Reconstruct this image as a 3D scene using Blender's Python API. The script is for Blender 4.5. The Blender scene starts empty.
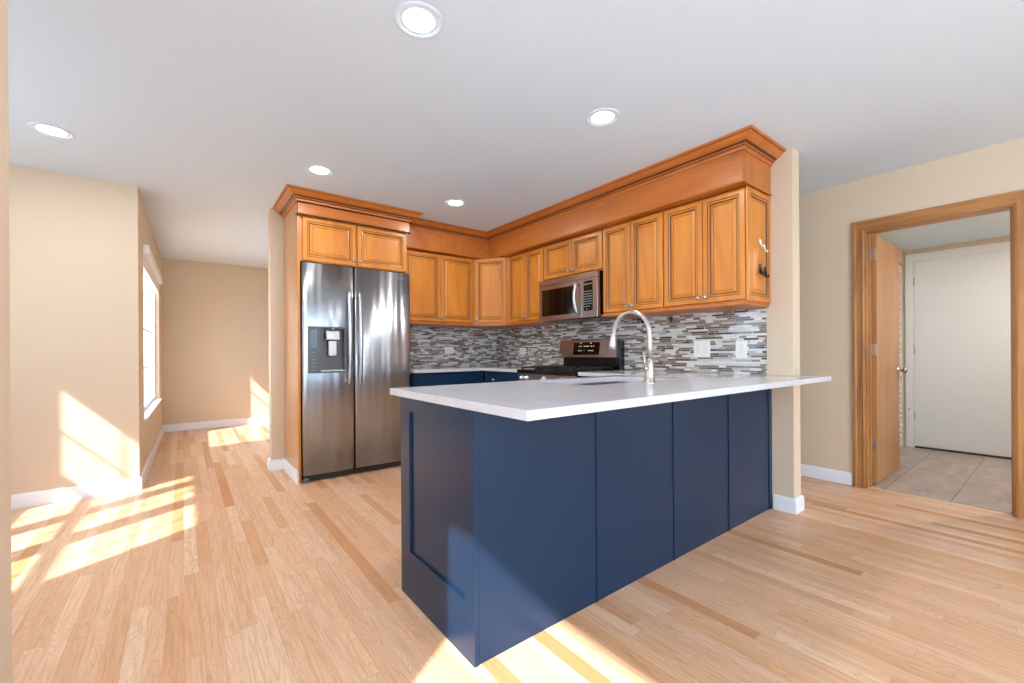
import bpy, bmesh, math, random
from mathutils import Vector, Matrix
random.seed(7)
S = bpy.context.scene
COL = S.collection
R = math.radians

# ------------------------------------------------------------------ camera
F_PX, CY_PX, YAW, ROLL, CAM_H = 427.16, 352.55, R(37.629), R(0.3425), 1.0842
cam = bpy.data.cameras.new('camera')
cam.sensor_width = 36.0
cam.lens = F_PX / 1024 * 36.0
cam.shift_y = (CY_PX - 341.5) / 1024
cam.clip_start = 0.05
co = bpy.data.objects.new('camera', cam)
COL.objects.link(co)
_r = Vector((math.cos(YAW), -math.sin(YAW), 0)); _f = Vector((math.sin(YAW), math.cos(YAW), 0)); _u = Vector((0, 0, 1))
_cr = _r * math.cos(ROLL) - _u * math.sin(ROLL)
_cu = _r * math.sin(ROLL) + _u * math.cos(ROLL)
mw = Matrix((( _cr.x, _cu.x, -_f.x, 0), (_cr.y, _cu.y, -_f.y, 0), (_cr.z, _cu.z, -_f.z, CAM_H), (0, 0, 0, 1)))
co.matrix_world = mw
S.camera = co

# ------------------------------------------------------------------ colour management, world, sun
S.view_settings.view_transform = 'Standard'
S.view_settings.look = 'None'
S.view_settings.gamma = 1.0
S.view_settings.use_curve_mapping = False
S.view_settings.exposure = 0.0
try:
    S.cycles.max_bounces = 16; S.cycles.diffuse_bounces = 10; S.cycles.glossy_bounces = 6
    S.cycles.transparent_max_bounces = 12
    S.cycles.use_denoising = True
    S.cycles.sample_clamp_indirect = 8.0
    S.cycles.blur_glossy = 0.5
except Exception:
    pass
SKY = 8.3
SUN = 13.0
w = bpy.data.worlds.new('sky'); S.world = w; w.use_nodes = True
bg = w.node_tree.nodes['Background']
bg.inputs[0].default_value = (0.74, 0.94, 1.16, 1); bg.inputs[1].default_value = SKY
sl = bpy.data.lights.new('sun', 'SUN'); sl.energy = SUN; sl.angle = R(1.0); sl.color = (1.0, 0.98, 0.96)
so = bpy.data.objects.new('sun', sl); COL.objects.link(so)
so.rotation_euler = Vector((1.0, 0.64, -1.07)).to_track_quat('-Z', 'Y').to_euler()
so.location = (-6, -5, 7)

# ------------------------------------------------------------------ materials
def srgb(r, g, b):
    def c(v):
        v /= 255.0
        return v / 12.92 if v <= 0.04045 else ((v + 0.055) / 1.055) ** 2.4
    return (c(r), c(g), c(b), 1)

def new_mat(name):
    m = bpy.data.materials.new(name); m.use_nodes = True
    nt = m.node_tree
    return m, nt, nt.nodes['Principled BSDF']

class G:
    """small helper to write shader maths"""
    def __init__(s, nt): s.nt = nt
    def node(s, t, **k):
        n = s.nt.nodes.new(t)
        for a, b in k.items(): setattr(n, a, b)
        return n
    def put(s, sock, v):
        if isinstance(v, bpy.types.NodeSocket): s.nt.links.new(v, sock)
        else: sock.default_value = v
    def m(s, op, a, b=None, c=None):
        n = s.node('ShaderNodeMath', operation=op)
        s.put(n.inputs[0], a)
        if b is not None: s.put(n.inputs[1], b)
        if c is not None: s.put(n.inputs[2], c)
        return n.outputs[0]
    def xyz(s):
        tc = s.node('ShaderNodeTexCoord'); sp = s.node('ShaderNodeSeparateXYZ')
        s.nt.links.new(tc.outputs['Object'], sp.inputs[0]); return sp.outputs
    def comb(s, x, y, z=0.0):
        n = s.node('ShaderNodeCombineXYZ')
        for i, v in enumerate((x, y, z)): s.put(n.inputs[i], v)
        return n.outputs[0]
    def white(s, v, dim='2D'):
        n = s.node('ShaderNodeTexWhiteNoise', noise_dimensions=dim)
        s.put(n.inputs['W' if dim == '1D' else 'Vector'], v); return n.outputs['Value']
    def noise(s, v, scale=1.0, detail=2.0, rough=0.5, dist=0.0):
        n = s.node('ShaderNodeTexNoise'); s.put(n.inputs['Vector'], v)
        n.inputs['Scale'].default_value = scale; n.inputs['Detail'].default_value = detail
        n.inputs['Roughness'].default_value = rough; n.inputs['Distortion'].default_value = dist
        return n.outputs['Fac']
    def ramp(s, f, stops, interp='LINEAR'):
        n = s.node('ShaderNodeValToRGB'); cr = n.color_ramp; cr.interpolation = interp
        while len(cr.elements) < len(stops): cr.elements.new(0.5)
        for e, (p, c) in zip(cr.elements, stops): e.position = p; e.color = c
        s.put(n.inputs[0], f); return n.outputs[0]
    def mix(s, f, a, b, mode='MIX'):
        n = s.node('ShaderNodeMix', data_type='RGBA', blend_type=mode)
        s.put(n.inputs[0], f); s.put(n.inputs[6], a); s.put(n.inputs[7], b); return n.outputs[2]
    def bump(s, h, strength=0.2, dist=0.01):
        n = s.node('ShaderNodeBump'); n.inputs['Strength'].default_value = strength; n.inputs['Distance'].default_value = dist
        s.put(n.inputs['Height'], h); return n.outputs[0]

def plain(name, col, rough=0.5, metal=0.0, spec=None, bump=0.0, bscale=60.0, var=0.02):
    m, nt, p = new_mat(name); g = G(nt)
    tc = g.node('ShaderNodeTexCoord')
    n = g.noise(tc.outputs['Object'], bscale, 3.0)
    d = tuple(c * (1 - var) for c in col[:3]) + (1,); l = tuple(min(1, c * (1 + var)) for c in col[:3]) + (1,)
    g.put(p.inputs['Base Color'], g.ramp(n, [(0.3, d), (0.7, l)]))
    p.inputs['Roughness'].default_value = rough; p.inputs['Metallic'].default_value = metal
    if spec is not None: p.inputs['Specular IOR Level'].default_value = spec
    if bump: g.put(p.inputs['Normal'], g.bump(n, bump, 0.002))
    return m

def emit(name, col, st):
    m, nt, p = new_mat(name)
    p.inputs['Base Color'].default_value = col
    p.inputs['Emission Color'].default_value = col; p.inputs['Emission Strength'].default_value = st
    return m

def wood(name, light, dark, axis='z', rough=0.35, grain=1.0, coat=0.0):
    m, nt, p = new_mat(name); g = G(nt); x, y, z = g.xyz()
    fine, slow = 55.0, 2.2
    sc = {'x': (slow, fine, fine), 'y': (fine, slow, fine), 'z': (fine, fine, slow)}[axis]
    v = g.comb(g.m('MULTIPLY', x, sc[0]), g.m('MULTIPLY', y, sc[1]), g.m('MULTIPLY', z, sc[2]))
    n1 = g.noise(v, 1.0, 4.0, 0.6, 0.3)
    sc2 = {'x': (1.2, 8, 8), 'y': (8, 1.2, 8), 'z': (8, 8, 1.2)}[axis]
    v2 = g.comb(g.m('MULTIPLY', x, sc2[0]), g.m('MULTIPLY', y, sc2[1]), g.m('MULTIPLY', z, sc2[2]))
    n2 = g.noise(v2, 1.0, 3.0, 0.5, 1.0)
    f = g.m('ADD', g.m('MULTIPLY', n1, 0.55 * grain), g.m('MULTIPLY', n2, 1 - 0.55 * grain))
    g.put(p.inputs['Base Color'], g.ramp(f, [(0.33, dark), (0.62, light)]))
    p.inputs['Roughness'].default_value = rough
    p.inputs['Coat Weight'].default_value = coat; p.inputs['Coat Roughness'].default_value = 0.15
    g.put(p.inputs['Normal'], g.bump(n1, 0.05, 0.001))
    return m

M = {}
M['wall'] = plain('beige_paint', srgb(211, 193, 168), 0.75, bump=0.05, bscale=220, var=0.008)
M['ceil'] = plain('ceiling_paint', srgb(207, 223, 234), 0.9, bump=0.03, bscale=200, var=0.006)
M['trim'] = plain('white_trim_paint', srgb(232, 237, 243), 0.35, var=0.006)
M['wdoor'] = plain('white_door_paint', srgb(226, 229, 230), 0.4, var=0.006)
M['cab'] = wood('honey_maple', srgb(212, 136, 48), srgb(186, 110, 32), 'z', 0.36, 0.5, 0.08)
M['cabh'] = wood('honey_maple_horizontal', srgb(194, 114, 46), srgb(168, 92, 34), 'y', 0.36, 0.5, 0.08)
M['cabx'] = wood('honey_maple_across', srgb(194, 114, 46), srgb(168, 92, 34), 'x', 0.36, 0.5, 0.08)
M['side'] = wood('maple_side_panel', srgb(206, 156, 108), srgb(192, 138, 90), 'z', 0.3, 0.4, 0.3)
M['glaze'] = plain('brown_glaze', srgb(86, 44, 14), 0.45)
M['oak'] = wood('oak_casing', srgb(186, 132, 74), srgb(140, 88, 44), 'z', 0.4, 0.8)
M['oakh'] = wood('oak_casing_horizontal', srgb(186, 132, 74), srgb(140, 88, 44), 'y', 0.4, 0.8)
M['veneer'] = wood('oak_veneer', srgb(184, 134, 82), srgb(160, 110, 64), 'z', 0.35, 0.7)
M['blue'] = plain('navy_paint', srgb(19, 46, 73), 0.30, spec=0.3, var=0.01)
M['chrome'] = plain('brushed_nickel', srgb(186, 180, 172), 0.34, 1.0)
M['black'] = plain('black_enamel', srgb(14, 14, 16), 0.2)
M['iron'] = plain('cast_iron', srgb(22, 22, 24), 0.55)
M['bglass'] = plain('black_glass', srgb(7, 7, 9), 0.06)
M['plastic'] = plain('grey_plastic', srgb(92, 92, 94), 0.4)
M['plastic2'] = plain('mid_grey_plastic', srgb(128, 128, 130), 0.4)
M['darkgrey'] = plain('dark_grey_plastic', srgb(52, 54, 58), 0.5)
M['plate'] = plain('white_plate_plastic', srgb(236, 236, 232), 0.35)
M['print'] = plain('pale_print', srgb(190, 195, 200), 0.5)
M['lens'] = emit('lamp_lens', (1.0, 0.97, 0.92, 1), 14.0)
M['led'] = emit('display_light', (0.75, 0.72, 0.6, 1), 0.5)

def steel(name, col, rough, wav=0.0):
    m, nt, p = new_mat(name); g = G(nt); x, y, z = g.xyz()
    v = g.comb(g.m('MULTIPLY', x, 600), g.m('MULTIPLY', y, 600), g.m('MULTIPLY', z, 3))
    n = g.noise(v, 1.0, 2.0)
    g.put(p.inputs['Base Color'], g.ramp(n, [(0.3, tuple(c * 0.93 for c in col[:3]) + (1,)), (0.7, col)]))
    p.inputs['Metallic'].default_value = 1.0; p.inputs['Roughness'].default_value = rough
    p.inputs['Anisotropic'].default_value = 0.8; p.inputs['Anisotropic Rotation'].default_value = 0.25
    if wav:
        v2 = g.comb(g.m('MULTIPLY', x, 11.0), g.m('MULTIPLY', y, 11.0), g.m('MULTIPLY', z, 0.55))
        g.put(p.inputs['Normal'], g.bump(g.noise(v2, 1.0, 1.0), wav, 0.04))
    return m
M['steel'] = steel('stainless_steel', srgb(184, 190, 197), 0.3, 0.22)
M['steel2'] = plain('stainless_steel_plain', srgb(168, 156, 148), 0.3, 1.0)
M['steel3'] = steel('handle_steel', srgb(200, 202, 206), 0.3)

# quartz
m, nt, p = new_mat('white_quartz'); g = G(nt); tc = g.node('ShaderNodeTexCoord')
n = g.noise(tc.outputs['Object'], 9.0, 6.0, 0.65, 0.6)
g.put(p.inputs['Base Color'], g.ramp(n, [(0.35, srgb(200, 201, 206)), (0.6, srgb(207, 208, 214)), (0.75, srgb(215, 217, 223))]))
p.inputs['Roughness'].default_value = 0.11; p.inputs['Specular IOR Level'].default_value = 0.35
M['quartz'] = m

# oak strip floor, boards run along Y
m, nt, p = new_mat('oak_strip_floor'); g = G(nt); x, y, z = g.xyz()
W = 0.0585
xs = g.m('DIVIDE', x, W); ix = g.m('FLOOR', xs); fx = g.m('FRACT', xs)
r1 = g.white(ix, '1D')
ly = g.m('ADD', g.m('DIVIDE', y, 1.0), g.m('MULTIPLY', r1, 17.3))
ly = g.m('ADD', ly, g.m('MULTIPLY', g.m('SINE', g.m('MULTIPLY', ly, 2.1)), 0.28))
iy = g.m('FLOOR', ly); fy = g.m('FRACT', ly)
idv = g.comb(ix, iy)
rb = g.white(idv)
rb2 = g.white(g.comb(g.m('ADD', ix, 37.0), g.m('ADD', iy, 11.0)))
base = g.ramp(rb, [(0.0, srgb(198, 138, 92)), (0.08, srgb(210, 154, 108)), (0.16, srgb(220, 172, 134)), (0.6, srgb(226, 184, 150)), (0.85, srgb(234, 198, 166)), (1.0, srgb(222, 168, 122))])
off = g.m('MULTIPLY', rb2, 53.0)
gv = g.comb(g.m('ADD', g.m('MULTIPLY', x, 110), off), g.m('MULTIPLY', y, 5.0), off)
g1 = g.noise(gv, 1.0, 4.0, 0.65, 0.2)
cv = g.comb(g.m('ADD', g.m('MULTIPLY', x, 15), off), g.m('MULTIPLY', y, 1.7), off)
c1 = g.noise(cv, 1.0, 1.0, 0.4, 0.5)
rings = g.m('ABSOLUTE', g.m('SINE', g.m('MULTIPLY', c1, 62.0)))
rings = g.m('POWER', g.m('SUBTRACT', 1.0, rings), 3.0)
ringamt = g.m('MULTIPLY', rings, g.m('MULTIPLY', g.m('GREATER_THAN', rb2, 0.25), 0.5))
grainamt = g.ramp(g1, [(0.36, (0.40, 0.40, 0.40, 1)), (0.56, (0, 0, 0, 1))])
c = g.mix(g.m('MAXIMUM', grainamt, ringamt), base, srgb(172, 118, 76))
# knots
kv = g.comb(g.m('MULTIPLY', x, 2.6), g.m('MULTIPLY', y, 1.6), 0.0)
vo = g.node('ShaderNodeTexVoronoi'); g.put(vo.inputs['Vector'], kv); vo.inputs['Scale'].default_value = 1.0
kn = g.m('LESS_THAN', vo.outputs['Distance'], 0.022)
c = g.mix(g.m('MULTIPLY', kn, 0.75), c, srgb(120, 78, 48))
gap = g.m('GREATER_THAN', g.m('ABSOLUTE', g.m('SUBTRACT', fx, 0.5)), 0.488)
gap2 = g.m('GREATER_THAN', g.m('ABSOLUTE', g.m('SUBTRACT', fy, 0.5)), 0.4988)
gp = g.m('MAXIMUM', gap, gap2)
c = g.mix(g.m('MULTIPLY', gp, 0.32), c, srgb(138, 92, 60))
g.put(p.inputs['Base Color'], c)
g.put(p.inputs['Roughness'], g.m('ADD', 0.27, g.m('MULTIPLY', g1, 0.12)))
g.put(p.inputs['Normal'], g.bump(g.m('SUBTRACT', g1, gp), 0.05, 0.001))
M['floor'] = m

# entry tile floor
m, nt, p = new_mat('stone_tile_floor'); g = G(nt); x, y, z = g.xyz()
T = 0.366
tx = g.m('DIVIDE', g.m('SUBTRACT', x, 4.09), 0.60); ty = g.m('DIVIDE', g.m('SUBTRACT', y, 0.502), T)
fx = g.m('FRACT', tx); fy = g.m('FRACT', ty)
rr = g.white(g.comb(g.m('FLOOR', tx), g.m('FLOOR', ty)))
nn = g.noise(g.comb(g.m('MULTIPLY', x, 2.5), g.m('MULTIPLY', y, 9.0), rr), 1.0, 5.0, 0.6, 0.4)
c = g.ramp(nn, [(0.3, srgb(150, 132, 120)), (0.5, srgb(172, 156, 144)), (0.7, srgb(190, 178, 168))])
c = g.mix(g.m('MULTIPLY', rr, 0.25), c, srgb(160, 150, 148))
gl = g.m('MAXIMUM', g.m('LESS_THAN', fx, 0.009), g.m('LESS_THAN', fy, 0.016))
c = g.mix(gl, c, srgb(104, 92, 86)); g.put(p.inputs['Base Color'], c)
p.inputs['Roughness'].default_value = 0.35
g.put(p.inputs['Normal'], g.bump(g.m('SUBTRACT', 1.0, gl), 0.3, 0.002))
M['tile'] = m

def mosaic(name, axis):
    m, nt, p = new_mat(name); g = G(nt); x, y, z = g.xyz()
    u = y if axis == 'y' else x
    H = 0.0155
    zs = g.m('DIVIDE', z, H); iz = g.m('FLOOR', zs); fz = g.m('FRACT', zs)
    ra = g.white(iz, '1D'); rb_ = g.white(g.m('ADD', iz, 91.7), '1D')
    L = g.m('ADD', 0.062, g.m('MULTIPLY', rb_, 0.045))
    us = g.m('ADD', g.m('DIVIDE', u, L), g.m('MULTIPLY', ra, 9.7))
    us = g.m('ADD', us, g.m('MULTIPLY', g.m('SINE', g.m('MULTIPLY', us, 2.6)), 0.3))
    iu = g.m('FLOOR', us); fu = g.m('FRACT', us)
    rr = g.white(g.comb(iz, iu))
    c = g.ramp(rr, [(0.0, srgb(214, 216, 214)), (0.22, srgb(198, 202, 202)), (0.36, srgb(172, 168, 162)), (0.48, srgb(146, 130, 114)),
                    (0.60, srgb(120, 102, 86)), (0.74, srgb(96, 92, 90)), (0.84, srgb(88, 70, 56)), (0.93, srgb(60, 60, 64)), (0.97, srgb(186, 176, 160))], 'CONSTANT')
    gl = g.m('MAXIMUM', g.m('LESS_THAN', fz, 0.13), g.m('LESS_THAN', fu, 0.035))
    c = g.mix(gl, c, srgb(190, 186, 180)); g.put(p.inputs['Base Color'], c)
    rg = g.m('ADD', 0.08, g.m('MULTIPLY', g.m('GREATER_THAN', g.white(g.comb(iu, iz)), 0.5), 0.2))
    g.put(p.inputs['Roughness'], g.m('MAXIMUM', rg, g.m('MULTIPLY', gl, 0.7)))
    g.put(p.inputs['Normal'], g.bump(g.m('SUBTRACT', 1.0, gl), 0.3, 0.001))
    return m
M['mosy'] = mosaic('linear_mosaic_range_wall', 'y')
M['mosx'] = mosaic('linear_mosaic_back_wall', 'x')

# clear window glass: thin pane, lets daylight through with a faint reflection
m = bpy.data.materials.new('window_glass'); m.use_nodes = True; nt = m.node_tree; nt.nodes.clear()
o_ = nt.nodes.new('ShaderNodeOutputMaterial'); mx = nt.nodes.new('ShaderNodeMixShader'); tr = nt.nodes.new('ShaderNodeBsdfTransparent')
gs = nt.nodes.new('ShaderNodeBsdfGlossy'); gs.inputs['Roughness'].default_value = 0.02; mx.inputs[0].default_value = 0.05
nt.links.new(tr.outputs[0], mx.inputs[1]); nt.links.new(gs.outputs[0], mx.inputs[2]); nt.links.new(mx.outputs[0], o_.inputs[0])
M['glass'] = m

# ------------------------------------------------------------------ mesh helpers
def BM(): return bmesh.new()

def box(bm, x0, x1, y0, y1, z0, z1, mi=0, bev=0.0, seg=1):
    vs = [bm.verts.new((x, y, z)) for x in (x0, x1) for y in (y0, y1) for z in (z0, z1)]
    idx = [(0, 1, 3, 2), (4, 6, 7, 5), (0, 4, 5, 1), (2, 3, 7, 6), (0, 2, 6, 4), (1, 5, 7, 3)]
    fs = [bm.faces.new([vs[i] for i in f]) for f in idx]
    for f in fs: f.material_index = mi
    if bev > 0:
        es = list({e for f in fs for e in f.edges})
        r = bmesh.ops.bevel(bm, geom=es, offset=bev, segments=seg, profile=0.5, affect='EDGES')
        for f in r['faces']: f.material_index = mi
    return fs

def ring_pts(c, t, r, seg, up=None):
    t = t.normalized()
    up = up or (Vector((0, 0, 1)) if abs(t.z) < 0.95 else Vector((1, 0, 0)))
    a = t.cross(up).normalized(); b = a.cross(t).normalized()
    return [c + a * (math.cos(2 * math.pi * k / seg) * r) + b * (math.sin(2 * math.pi * k / seg) * r) for k in range(seg)]

def tube(bm, pts, rad, seg=12, mi=0, cap=True, flat=1.0):
    pts = [Vector(p) for p in pts]; n = len(pts)
    rads = rad if isinstance(rad, (list, tuple)) else [rad] * n
    rings = []; prev = None
    for i, p in enumerate(pts):
        t = (pts[min(i + 1, n - 1)] - pts[max(i - 1, 0)]).normalized()
        if prev is None:
            up = Vector((0, 0, 1)) if abs(t.z) < 0.9 else Vector((1, 0, 0))
            a = t.cross(up).normalized()
        else:
            a = (prev - t * prev.dot(t)).normalized()
        prev = a; b = t.cross(a).normalized()
        rings.append([bm.verts.new(p + a * math.cos(2 * math.pi * k / seg) * rads[i] + b * math.sin(2 * math.pi * k / seg) * rads[i] * flat) for k in range(seg)])
    for i in range(n - 1):
        for k in range(seg):
            f = bm.faces.new((rings[i][k], rings[i][(k + 1) % seg], rings[i + 1][(k + 1) % seg], rings[i + 1][k])); f.material_index = mi; f.smooth = True
    if cap:
        f = bm.faces.new(rings[0][::-1]); f.material_index = mi
        f = bm.faces.new(rings[-1]); f.material_index = mi

def lathe(bm, prof, origin, axis, seg=24, mi=0, mis=None):
    """prof: (distance along axis, radius)"""
    o = Vector(origin); ax = Vector(axis).normalized()
    up = Vector((0, 0, 1)) if abs(ax.z) < 0.9 else Vector((1, 0, 0))
    a = ax.cross(up).normalized(); b = ax.cross(a).normalized()
    rings = []
    for d, r in prof:
        c = o + ax * d
        if r < 1e-6: rings.append([bm.verts.new(c)])
        else: rings.append([bm.verts.new(c + a * math.cos(2 * math.pi * k / seg) * r + b * math.sin(2 * math.pi * k / seg) * r) for k in range(seg)])
    for i in range(len(prof) - 1):
        A, B = rings[i], rings[i + 1]; mm = mis[i] if mis else mi
        for k in range(seg):
            if len(A) == 1 and len(B) == 1: continue
            if len(A) == 1: f = bm.faces.new((A[0], B[(k + 1) % seg], B[k]))
            elif len(B) == 1: f = bm.faces.new((A[k], A[(k + 1) % seg], B[0]))
            else: f = bm.faces.new((A[k], A[(k + 1) % seg], B[(k + 1) % seg], B[k]))
            f.material_index = mm; f.smooth = True

def prism(bm, pts, z0, z1, mi=0):
    lo = [bm.verts.new((x, y, z0)) for x, y in pts]; hi = [bm.verts.new((x, y, z1)) for x, y in pts]
    bm.faces.new(lo[::-1]).material_index = mi; bm.faces.new(hi).material_index = mi
    n = len(pts)
    for i in range(n):
        bm.faces.new((lo[i], lo[(i + 1) % n], hi[(i + 1) % n], hi[i])).material_index = mi

def sweep(bm, path, prof, mis=None, closed_prof=True):
    """path: 2-D polyline; prof: (out, z), out = to the right of travel. mitred corners"""
    P = [Vector(p) for p in path]; n = len(P); rows = []
    def nrm(a, b):
        d = (b - a).normalized(); return Vector((d.y, -d.x))
    for i, p in enumerate(P):
        if i == 0: o = nrm(P[0], P[1])
        elif i == n - 1: o = nrm(P[-2], P[-1])
        else:
            n1, n2 = nrm(P[i - 1], P[i]), nrm(P[i], P[i + 1]); o = (n1 + n2); o = o / max(0.2, (o.length_squared / 2))
        rows.append([bm.verts.new((p.x + o.x * a, p.y + o.y * a, z)) for a, z in prof])
    k = len(prof)
    for i in range(n - 1):
        for j in range(k if closed_prof else k - 1):
            f = bm.faces.new((rows[i][j], rows[i + 1][j], rows[i + 1][(j + 1) % k], rows[i][(j + 1) % k]))
            if mis: f.material_index = mis[j % len(mis)]
    if closed_prof:
        bm.faces.new(rows[0]); bm.faces.new(rows[-1][::-1])

def rings_panel(bm, x0, x1, z0, z1, yb, rings, cap_mi=0):
    """raised panel in the XZ plane facing -Y. rings: (inset, height from yb towards -Y, material of the band that leads to it)"""
    prev = None
    for ins, h, mi in rings:
        cur = [bm.verts.new(v) for v in ((x0 + ins, yb - h, z0 + ins), (x1 - ins, yb - h, z0 + ins), (x1 - ins, yb - h, z1 - ins), (x0 + ins, yb - h, z1 - ins))]
        if prev:
            for k in range(4):
                bm.faces.new((prev[k], prev[(k + 1) % 4], cur[(k + 1) % 4], cur[k])).material_index = mi
        else:
            bm.faces.new(cur[::-1]).material_index = 0
        prev = cur
    bm.faces.new(prev).material_index = cap_mi

def obj(name, bm, mats, parent=None, smooth=False, loc=None):
    bmesh.ops.recalc_face_normals(bm, faces=bm.faces[:])
    me = bpy.data.meshes.new(name); bm.to_mesh(me); bm.free()
    if not isinstance(mats, (list, tuple)): mats = [mats]
    for m_ in mats: me.materials.append(M[m_])
    if smooth:
        for p_ in me.polygons: p_.use_smooth = True
    o = bpy.data.objects.new(name, me); COL.objects.link(o)
    if parent: o.parent = parent
    if loc: o.location = loc
    return o

def tag(o, label, cat, group=None, kind=None):
    o['label'] = label; o['category'] = cat
    if group: o['group'] = group
    if kind: o['kind'] = kind
    return o

def thing(name, label, cat, loc=(0, 0, 0), rz=0.0, group=None, kind=None):
    o = bpy.data.objects.new(name, None); COL.objects.link(o); o.empty_display_size = 0.1
    o.location = loc; o.rotation_euler = (0, 0, rz)
    return tag(o, label, cat, group, kind)

def struct(name, bm, mats, label, cat): return tag(obj(name, bm, mats), label, cat, kind='structure')

FACE_L = R(-90)      # a unit built facing -Y turned to face -X; its local x runs along -Y

# ------------------------------------------------------------------ room shell
CH = 2.44
XW, XW2, YE = 3.22, 3.34, 1.11
YK = 4.48
RX = 4.265
LY = 4.558
XN_ = -1.87
FY = 7.72
b = BM(); box(b, -2.1, RX + 0.06, -3.2, 7.95, -0.06, 0.0); struct('floor', b, 'floor', 'light oak strip floor running through kitchen and hallway', 'floor')
b = BM(); box(b, RX + 0.06, 7.2, -0.5, 1.75, -0.06, 0.002); struct('floor', b, 'tile', 'grey stone tile floor beyond the oak doorway', 'floor')
b = BM(); box(b, -0.72, RX + 0.12, -3.2, 1.38, CH, CH + 0.1); box(b, XN_, RX + 0.12, 1.38, LY + 0.12, CH, CH + 0.1); box(b, -0.45, RX + 0.12, LY + 0.12, 7.95, CH, CH + 0.1); struct('ceiling', b, 'ceil', 'flat white ceiling over kitchen and hallway', 'ceiling')
b = BM(); box(b, RX + 0.12, 7.2, -0.5, 1.75, 2.2, 2.3); struct('ceiling', b, 'ceil', 'lower ceiling beyond the oak doorway', 'ceiling')

def wall_with_holes_x(bm, xa, xb, y0, y1, z0, z1, holes):
    """wall slab between x=xa and xb along y, holes: (ya,yb,za,zb) sorted by y"""
    y = y0
    for ya, yb, za, zb in sorted(holes):
        if ya > y: box(bm, xa, xb, y, ya, z0, z1)
        if za > z0: box(bm, xa, xb, ya, yb, z0, za)
        if zb < z1: box(bm, xa, xb, ya, yb, zb, z1)
        y = yb
    if y < y1: box(bm, xa, xb, y, y1, z0, z1)

# range wall, free end seen as the beige column
b = BM(); box(b, XW, XW2, YE, FY, 0, CH); struct('wall_range', b, 'wall', 'beige wall behind range with a free end at the counter', 'wall')
# kitchen back wall; its left end shows beside the refrigerator panel
b = BM(); box(b, 0.648, XW, YK + 0.03, YK + 0.15, 0, CH); struct('wall_kitchen', b, 'wall', 'beige wall behind refrigerator and corner cabinets', 'wall')
b = BM(); box(b, -1.95, RX + 0.12, FY, FY + 0.12, 0, CH); struct('wall_far', b, 'wall', 'far beige hallway wall with a patch of sun', 'wall')
b = BM(); box(b, -2.0, -0.2805, LY, LY + 0.12, 0, CH); struct('wall_left', b, 'wall', 'left beige wall with slanted sun patch', 'wall')
# doorway wall on the right
b = BM(); wall_with_holes_x(b, RX, RX + 0.12, -3.0, FY, 0, CH, [(0.197, 0.972, 0, 2.03)]); struct('wall_right', b, 'wall', 'right beige wall around the oak framed doorway', 'wall')

def window_unit(name, label, xw, y0, y1, z0, z1, cols, rows, depth=0.12, rail=None, outside=-1, rot=None, mun=0.012):
    """window in an X = const wall; frame, sash bars, panes"""
    t = thing(name, label, 'window', (xw, y0, 0), rot or 0.0, kind='structure')
    Wd = y1 - y0; b = BM(); fr = 0.045; x0, x1 = -0.035 - 0.04, -0.035
    box(b, x0, x1, 0, Wd, z0, z0 + fr); box(b, x0, x1, 0, Wd, z1 - fr, z1)
    box(b, x0, x1, 0, fr, z0 + fr, z1 - fr); box(b, x0, x1, Wd - fr, Wd, z0 + fr, z1 - fr)
    if rail: box(b, x0, x1, fr, Wd - fr, rail - 0.03, rail + 0.03)
    obj('window_frame', b, 'trim', t)
    b = BM(); xm = (x0 + x1) / 2
    for i in range(1, cols):
        yy = Wd * i / cols; box(b, xm - 0.006, xm + 0.006, yy - mun / 2, yy + mun / 2, z0 + fr, z1 - fr)
    for z in rows: box(b, xm - 0.006, xm + 0.006, fr, Wd - fr, z - mun / 2, z + mun / 2)
    if len(b.verts): obj('window_grille', b, 'trim', t)
    b = BM(); box(b, xm - 0.002, xm + 0.002, fr * 0.8, Wd - fr * 0.8, z0 + fr * 0.8, z1 - fr * 0.8); obj('window_pane', b, 'glass', t)
    return t

# nook wall (left, out of frame) with three tall windows that throw the sun bands
XN = -1.836
b = BM(); wall_with_holes_x(b, XN - 0.03, XN, 1.38, LY + 0.1, 0, CH, [(2.10, 2.70, 0.98, 2.10), (2.80, 3.26, 0.98, 2.10), (3.34, 3.89, 0.98, 2.10)])
struct('wall_nook', b, 'wall', 'breakfast nook wall with three tall windows', 'wall')
for k, (a, c_) in enumerate([(2.10, 2.70), (2.80, 3.26), (3.34, 3.89)]):
    t = window_unit('window_%d' % (k + 2), ['nearest', 'middle', 'farthest'][k] + ' of the three nook windows left of the picture', XN + 0.045, a, c_, 0.98, 2.10, 2, [1.72], rail=1.36)
# near left wall beside the camera, window lights the peninsula
b = BM(); wall_with_holes_x(b, -0.72, -0.69, -3.0, 1.38, 0, CH, [(-1.6, 0.54, 0.98, 2.10)])
struct('wall_near', b, 'wall', 'wall left of the camera with a wide window', 'wall')
window_unit('window_5', 'wide window left of the camera', -0.645, -1.6, 0.54, 0.98, 2.10, 1, [])
b = BM(); box(b, XN - 0.03, -0.318, 1.38, 1.50, 0, CH); struct('wall_return', b, 'wall', 'beige wall end at the left picture edge', 'wall')
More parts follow.
